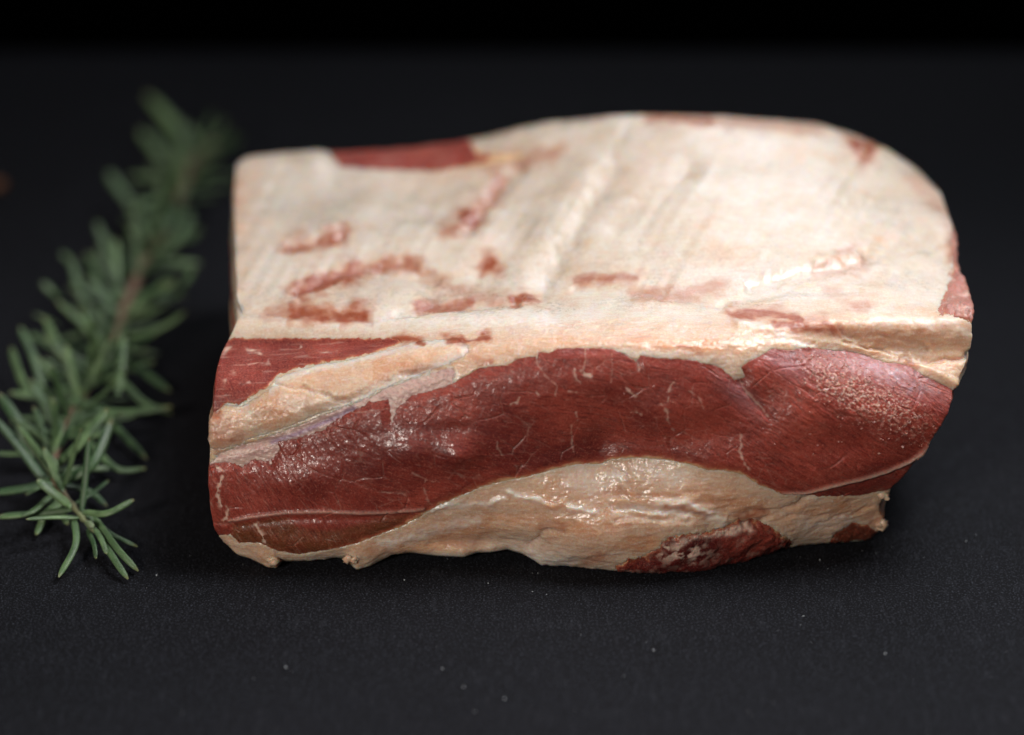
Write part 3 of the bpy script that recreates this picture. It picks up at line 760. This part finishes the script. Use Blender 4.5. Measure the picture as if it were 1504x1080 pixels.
for pts, w in [([(338,548),(344,550)], 4), ([(326,562),(330,564)], 3.5), ([(355,565),(364,563)], 3), ([(325,520),(336,508)], 5), ([(370,538),(395,532)], 2), ([(440,508),(442,512)], 2), ([(365,516),(380,518)], 3), ([(470,520),(500,518)], 2)]:
    fl = np.maximum(fl, gline(pts, w*.8, XW, YW)*np.clip(.6+1.2*noise3(q2+w), 0, 1))
muscle('ul', 'muscle', .2*mm, 'dark red muscle tucked under the fat at the upper left corner', .3*mm*fbm(P*np.array([90, 300, 300]), 3), msk(.35+.3*noise3(P*80), 0*x, .2*st+.6*fl), .15+0*x)
fib = fbm(P*330, 3)
muscle('lr', 'muscle', .8*mm, 'dark ragged muscle scrap low on the front face', .9*mm*fbm(P*200, 3), msk(.95+.5*noise3(P*120)-.8*gell(1110, 795, 60, 20, 0, x, y), 0*x, 1.3*sstep(.0, .25, fbm(P*330+8, 3))*gell(1000, 808, 34, 16, 0, x, y)+.85*gline([(985,800),(1020,786),(1060,780),(1098,772)], 4.5, XW, YW)+.25*sstep(.1, .5, fbm(P*260+4, 3))), .9+0*x)
muscle('rt', 'muscle', .9*mm, 'pinkish lumpy muscle at the right edge of the top', .9*mm*fbm(P*220, 3), msk(0*x, 0*x, .25+.45*sstep(.0, .5, fib)), .4+0*x)
muscle('back', 'muscle', .2*mm, 'dark red muscle showing along the back edge', .4*mm*fbm(P*100, 2), msk(.1+0*x, 0*x, .15*st), .2+0*x)
muscle('dr', 'muscle', .3*mm, 'small dark dried muscle scrap at the lower right', .8*mm*fbm(P*300, 3), msk(1+0*x, .5+0*x, .4*sstep(.2, .5, fib)), .6+0*x)

# ---- fat lobe and membrane of the upper left
s = sd['lobe']
lrel = .35*mm*lump+.12*mm*gr - .55*mm*gline([(400,562),(430,569),(470,580),(518,589)], 3.5, XW, YW) - .5*mm*gline([(590,550),(625,548),(655,540)], 4, x, y)
lm = FM.copy(); lm[:, 1] = np.clip(.55+.5*fbm(P*130, 3)+.25*gell(560, 545, 120, 10, -14, x, y), 0, 1); lm[:, 2] = np.maximum(lm[:, 2]*0.3, .45*sstep(14, 3, s+4*noise3(q_))*(y < 600)*(x > 395)); lm[:, 0] = np.maximum(lm[:, 0], .45*gell(330, 640, 30, 26, 0, x, y)*ragn)
shell('fat_lobe', s > -EDGE, F+prof_in(s, 1.0*mm, .3*mm)+lrel*sstep(-2, 4, s), {'mask': lm, 'wet': .3+0*x}, M_FAT, label='tan wedge of fat ending in a rounded tongue at the upper left')
s = sd['mem']
shell('membrane', s > -EDGE, F+prof_in(s, .35*mm, .3*mm)+.25*mm*gr, {'mask': np.repeat((.8*gline([(400,650),(440,636),(490,615),(520,600)], 4, x, y))[:, None], 3, 1)}, M_MEM, label='thin pale silvery membrane between fat and long muscle')

# ---- crumbs of fat clinging to the meat
ICO_V = []; ph = (1+5**.5)/2
for a_, b_ in ((1, ph), (-1, ph), (1, -ph), (-1, -ph)):
    ICO_V += [(0, a_, b_), (a_, b_, 0), (b_, 0, a_)]
ICO_V = np.array(ICO_V, float); ICO_V /= np.linalg.norm(ICO_V[0])
ICO_F = []
for i in range(12):
    for j in range(i+1, 12):
        for k in range(j+1, 12):
            if all(np.linalg.norm(ICO_V[p]-ICO_V[q]) < 1.1 for p, q in ((i, j), (j, k), (i, k))):
                n_ = np.cross(ICO_V[j]-ICO_V[i], ICO_V[k]-ICO_V[i])
                ICO_F.append((i, j, k) if n_ @ ICO_V[i] > 0 else (i, k, j))
ICO_F = np.array(ICO_F)
mx, my = x[mused], y[mused]; mn = NN[mused]
mcap = capm.ravel()[mused]
def crumb_mesh(spots):
    Vs = []; Fs = []
    for c, n, r in spots:
        A = RNG.normal(size=(3, 3)); q_, _ = np.linalg.qr(A)
        sc = r*np.array([1.0, RNG.uniform(.5, .9), RNG.uniform(.35, .6)])
        v = (ICO_V*(1+.25*RNG.normal(size=(12, 1))))*sc
        v = v @ q_.T
        Vs.append(v+c-n*r*.05); Fs.append(ICO_F+12*(len(Vs)-1))
    return np.concatenate(Vs), np.concatenate(Fs)
spots = []
dens = (gell(1290, 592, 85, 30, 30, mx, my)+.35*gell(1215, 560, 50, 26, 30, mx, my)+.03*gell(1220, 640, 100, 30, 10, mx, my)+.006*gell(850, 590, 200, 50, 0, mx, my))*(mcap == 0)
dens *= sstep(.0, .45, fbm(np.stack([mx/11, my/8, mx*0+6], -1), 2))**2+.01
pick = RNG.choice(len(mx), 480, p=dens/dens.sum(), replace=False)
for i in pick:
    r = .00014+.00040*RNG.random()**2.2
    spots.append((mout[i], mn[i], r))
cv, cf = crumb_mesh(spots)
cr = mesh_from('fat_crumbs', cv, cf, mat=M_CRUMB, parent=meat, origin=BASE); cr['kind'] = 'stuff'
# bigger shreds that stand off the fat edges
bodyV = V
def at_px(px, py):
    d = (x-px)**2+(y-py)**2+np.where((rw < 13.3) & (capm.ravel() == 0), 0, 1e9)
    return int(np.argmin(d))
for px, py, r, el in [(399,822,.0018,1.5),(518,822,.0019,1.4),(1304,726,.0024,1.2),(1293,770,.0020,1.4)]:
    i = at_px(px, py)
    th = np.linspace(0, math.pi, 7); ph_ = np.linspace(0, 2*math.pi, 9)[:-1]
    allv = []; qs = []
    for c_ in range(3):
        vs = np.array([(math.cos(t)*el, math.sin(t)*math.cos(p_), math.sin(t)*math.sin(p_)) for t in th for p_ in ph_])
        rot, _ = np.linalg.qr(RNG.normal(size=(3, 3))*.6+np.eye(3))
        vs = vs*np.clip(1+1.2*fbm(vs*1.2+px+c_*3, 2), .3, 1.8)[:, None]*r*RNG.uniform(.45, .75)
        vs = vs @ rot.T + bodyV[i]+NN[i]*r*.10+RNG.normal(size=3)*r*np.array([.4, .2, .25])
        qs += [tuple(len(allv)*56+k for k in (a*8+b, a*8+(b+1) % 8, (a+1)*8+(b+1) % 8, (a+1)*8+b)) for a in range(6) for b in range(8)]
        allv.append(vs)
    vs = clampz(np.concatenate(allv)); n_ = len(vs)
    A = {'mask': np.tile([[.15, .55, .2]], (n_, 1)), 'wet': np.full(n_, .4)}
    mesh_from('fat_shred', vs, np.array(qs), A, M_SHRED, meat, origin=BASE)

# ------------------------------------------------------------------ rosemary
def ctr(pts, n):
    p = np.array(pts, float)
    if len(p) == 2: p = np.array([p[0], (p[0]+p[1])/2, p[1]])
    p = np.vstack([2*p[0]-p[1], p, 2*p[-1]-p[-2]])
    seg = len(p)-3; out = []
    for u in np.linspace(0, seg, n):
        k = min(int(u), seg-1); t = u-k
        a, b, c, d = p[k:k+4]
        out.append(.5*((2*b)+(-a+c)*t+(2*a-5*b+4*c-d)*t*t+(-a+3*b-3*c+d)*t**3))
    return np.array(out)
ROSE = np.array([-0.115, 0.05, 0.0])
rose = empty('rosemary_sprig', ROSE, 'fresh green rosemary sprig lying left of the meat slab on the slate', 'rosemary')
NL, NC = 15, 10
def leaf(path, w, up=None, twist=0.0):
    """narrow needle with rolled margins, a groove on top and a blunt tip; path = 3-D points base to tip"""
    c = ctr(path, NL); L_ = np.linalg.norm(c[-1]-c[0])
    up0 = np.array([0, -.25, 1.0]) if up is None else np.array(up, float)
    vs = []; mk = []
    for i in range(NL):
        t = i/(NL-1)
        tg = c[min(i+1, NL-1)]-c[max(i-1, 0)]; tg /= np.linalg.norm(tg)
        s_v = np.cross(tg, up0); s_v /= np.linalg.norm(s_v)+1e-9
        nrm = np.cross(s_v, tg)
        ca, sa = math.cos(twist), math.sin(twist)
        s2 = s_v*ca+nrm*sa; n2 = -s_v*sa+nrm*ca
        if t < .12: k = .45+.55*(t/.12)
        elif t > .80: k = math.sqrt(max(0, 1-((t-.80)/.205)**2))*.97+.03
        else: k = 1.0
        k *= 1-.10*t
        hw = w*.5*k; th = w*.27*k
        for j in range(NC):
            a = 2*math.pi*j/NC
            X = math.cos(a); Z = math.sin(a)
            groove = .55*math.exp(-(X/.28)**2) if Z > 0 else .75*math.exp(-(X/.4)**2)
            zz = Z*th*(1-groove)
            vs.append(c[i]+s2*hw*X+n2*zz)
            mk.append((math.exp(-(X/.25)**2) if Z > 0 else 0, max(0, (t-.93)/.07), 1.0 if Z < -.2 else 0.0))
    vs = np.array(vs)
    qs = [(i*NC+j, i*NC+(j+1) % NC, (i+1)*NC+(j+1) % NC, (i+1)*NC+j) for i in range(NL-1) for j in range(NC)]
    vs[:, 2] = np.maximum(vs[:, 2], 0.0003)
    return mesh_from('leaf', vs, qs, {'mask': np.array(mk)}, M_LEAF, rose, origin=ROSE,
                     ngons=[list(range(NC)), [(NL-1)*NC+j for j in range(NC)][::-1]])

stem_px = [(311,212,.008),(290,236,.008),(273,262,.008),(262,300,.0075),(240,345,.007),(214,385,.007),(194,425,.0065),(178,465,.006),(165,500,.006),(146,535,.006),(127,570,.006),(110,602,.006),(94,638,.0065),(80,672,.007),(76,697,.0075),(92,724,.0075),(111,748,.007),(126,766,.006),(140,782,.005)]
SP3 = np.array([unproj(a, b, z=c) for a, b, c in stem_px])
stem_c = ctr(SP3, 150)
def tube(path, rad, n=10):
    vs = []; N_ = len(path)
    for i in range(N_):
        tg = path[min(i+1, N_-1)]-path[max(i-1, 0)]; tg /= np.linalg.norm(tg)
        a = np.cross(tg, (0, 0, 1)); a /= np.linalg.norm(a); b = np.cross(a, tg)
        for j in range(n):
            t = 2*math.pi*j/n
            vs.append(path[i]+rad[i]*(math.cos(t)*a+math.sin(t)*b))
    qs = [(i*n+j, (i+1)*n+j, (i+1)*n+(j+1) % n, i*n+(j+1) % n) for i in range(N_-1) for j in range(n)]
    return np.array(vs), qs, [list(range(n)), [(N_-1)*n+j for j in range(n)][::-1]]
tt = np.linspace(0, 1, 150)
rad = .0017*(1-tt)**.9+.0005+.0002*np.sin(tt*150)**8*1.2
rad += .0003*np.array([abs(math.sin(i*.42))**6 for i in range(150)])
V_, Q_, ng = tube(stem_c, rad)
mesh_from('stem', V_, Q_, {'young': np.repeat(sstep(.80, .93, tt), 10)}, M_STEM, parent=rose, origin=ROSE, ngons=ng)

# traced needles: (px, py, z mm) base, middle, tip; width in photo px
TR = [((104,744,8),(77,723,13),(55,705,16),17),((118,752,7),(157,754,10),(197,734,12),11),((108,759,6),(111,800,6),(86,848,2),11),((128,778,5),(138,800,5),(141,821,3),8),
 ((139,776,6),(150,795,6),(157,814,4),9),((148,790,4),(168,822,4),(188,851,1.5),11),((142,766,6),(173,807,5),(203,839,1.5),11),((135,761,5),(164,785,4),(202,803,2),9),
 ((84,710,8),(135,682,13),(164,617,20),17),((79,686,8),(116,653,15),(158,600,22),17),((61,699,9),(26,653,16),(-10,612,22),18),((74,730,8),(43,754,9),(-8,761,8),15),((60,712,8),(36,718,8),(-14,725,8),17),
 ((79,701,9),(81,682,12),(70,667,14),9),((79,704,9),(90,700,10),(98,694,11),7),((62,715,9),(50,720,9),(38,727,8),8),((76,668,8),(86,644,12),(93,619,15),9),((68,660,8),(60,628,13),(49,597,18),12),
 ((46,662,7),(24,616,15),(-2,578,20),17),((74,618,8),(62,588,13),(45,557,17),13),((44,586,7),(28,548,12),(16,511,16),12),((64,573,7),(49,522,14),(30,481,18),14),((106,548,8),(86,508,14),(64,466,19),13),
 ((148,502,8),(120,474,13),(85,443,17),13),((115,562,8),(97,573,8),(81,587,7),11),((108,590,8),(173,607,7),(253,597,9),14),((173,580,8),(179,535,14),(181,494,19),13),((146,560,8),(150,540,13),(151,521,17),12),
 ((150,610,6),(178,636,4),(216,675,3),12),((120,640,6),(170,688,4),(214,688,2),12),((100,714,6),(132,722,4),(157,744,2),11),((76,742,6),(92,755,4),(100,771,3),12),((67,752,6),(60,770,3),(53,786,2),11),
 ((128,447,8),(113,414,13),(107,381,18),13),((162,384,8),(152,355,13),(142,327,18),13),((174,424,8),(170,388,14),(170,352,19),13),((154,432,8),(142,402,13),(127,372,17),13),((190,455,8),(217,437,12),(246,414,17),14),
 ((252,440,6),(268,420,10),(285,394,15),12),((215,490,7),(245,477,10),(272,458,14),12),((277,318,8),(265,345,8),(247,368,7),15),((247,308,8),(236,328,8),(221,345,7),14),((283,224,8),(252,180,16),(216,140,22),18),
 ((248,240,8),(226,216,13),(206,192,17),16),((192,298,8),(174,275,12),(160,253,16),17),((262,275,8),(240,264,11),(221,252,14),15),((247,290,9),(218,296,12),(195,312,14),15),((262,305,9),(250,325,12),(238,345,10),14),
 ((176,560,6),(210,590,4),(252,608,3),13),((180,530,6),(215,550,5),(250,575,4),12),((165,515,7),(140,490,14),(118,455,18),12),((60,545,7),(75,552,9),(98,549,10),11),((75,510,7),(60,500,8),(45,490,9),11),
 ((190,300,7),(205,330,10),(215,352,8),14),((110,395,8),(100,380,12),(90,372,14),12),((88,440,8),(76,428,12),(62,415,15),12),((85,478,8),(70,470,11),(50,462,14),12),((95,520,8),(80,498,12),(66,490,14),11)]
for b_, m_, t_, w in TR:
    pts = [unproj(p[0], p[1], z=p[2]*mm) for p in (b_, m_, t_)]
    dist = np.linalg.norm(pts[1]-np.array([0, Y_CAM, H_CAM]))
    # root the needle on the stem
    j = int(np.argmin(np.linalg.norm(stem_c-pts[0], axis=1)))
    if np.linalg.norm(stem_c[j]-pts[0]) > .002:
        pts = [stem_c[j]*.75+pts[0]*.25] + pts if np.linalg.norm(stem_c[j]-pts[0]) < .012 else pts
    leaf(pts, w*dist/F_PX*.98, twist=random.uniform(-.5, .5))
# the remaining needles stand in pairs along the stem
cnt = 0
for i in [k+random.randint(-1, 1) for k in range(4, 140, 6)]:
    tg = stem_c[min(i+2, 149)]-stem_c[i-2]; tg /= np.linalg.norm(tg)
    a = np.cross(tg, (0, 0, 1)); a /= np.linalg.norm(a); b = np.array([0, 0, 1.0])
    for q in range(random.randint(6, 8) if i < 112 else 2):
        phi = random.uniform(-.35, math.pi+.35)
        rd = math.cos(phi)*a+max(math.sin(phi), -.15)*b*.75
        rd /= np.linalg.norm(rd)
        Ln = random.uniform(.012, .022)
        lean = random.uniform(-.75, .25)
        d = rd+tg*lean; d /= np.linalg.norm(d)
        bend = np.array([0, 0, random.uniform(-.002, .004)])
        i2 = max(2, min(147, i+random.randint(-1, 1))); b0 = stem_c[i2]+rd*.001
        pts = [b0, b0+d*Ln*.5+bend*.3, b0+d*Ln+bend]
        leaf(pts, random.uniform(.0017, .0025), twist=random.uniform(-.7, .7)); cnt += 1
# small bud at the tip
bc = unproj(132, 771, z=.0075)
vv = []
for t in np.linspace(0, math.pi, 8):
    for p_ in np.linspace(0, 2*math.pi, 9)[:-1]:
        vv.append((math.cos(t)*.0022, math.sin(t)*math.cos(p_)*.0012, math.sin(t)*math.sin(p_)*.0011))
vv = np.array(vv); ca, sa = math.cos(-.9), math.sin(-.9)
vv = np.stack([vv[:, 0]*ca-vv[:, 1]*sa, vv[:, 0]*sa+vv[:, 1]*ca, vv[:, 2]], -1)*(1+.15*fbm(vv*900, 2))[:, None]+bc
mesh_from('bud', vv, [(a*8+b, a*8+(b+1) % 8, (a+1)*8+(b+1) % 8, (a+1)*8+b) for a in range(7) for b in range(8)], {'mask': np.tile([[0, .2, .5]], (64, 1))}, M_LEAF, rose, origin=ROSE)

# ------------------------------------------------------------------ small things on the table
spots = []
for px, py, r in [(594,852,.00032),(681,1009,.00028),(741,1026,.00028),(697,1045,.00032),(650,982,.0003),(782,842,.0002),(790,842,.0002),(782,869,.0002),(803,873,.0002),(717,857,.0002),(1204,823,.0003),(1419,795,.0003),(1180,905,.0003),(230,845,.0003),(960,955,.0003),(1300,960,.00035),(420,980,.0003)]:
    c = unproj(px, py, z=r*.5); spots.append((c, np.array([0, 0, 1.0]), r))
for _ in range(160):
    c = np.array([RNG.uniform(-.16, .18), RNG.uniform(-.13, .05), 0.0])
    r = RNG.uniform(.00006, .00014); c[2] = r*.4
    spots.append((c, np.array([0, 0, 1.0]), r))
v_, f_ = crumb_mesh(spots); v_[:, 2] = np.maximum(v_[:, 2], .00002)
li = mesh_from('dust_specks', v_, f_, mat=M_LINT); li['kind'] = 'stuff'
li['label'] = 'tiny pale dust specks scattered on the dark slate'; li['category'] = 'dust'
c = unproj(-4, 272, z=.004)
vs = ICO_V*.0042*(1+.15*RNG.normal(size=(12, 1)))*np.array([1, .9, .9]); vs[:, 2] = np.maximum(vs[:, 2], -.0039)
cb = mesh_from('brown_crumb', vs, ICO_F, mat=M_PEP); cb.location = c
sub = cb.modifiers.new('round', 'SUBSURF'); sub.levels = sub.render_levels = 2
cb['label'] = 'blurred brown crumb on the slate at the far left edge'; cb['category'] = 'crumb'
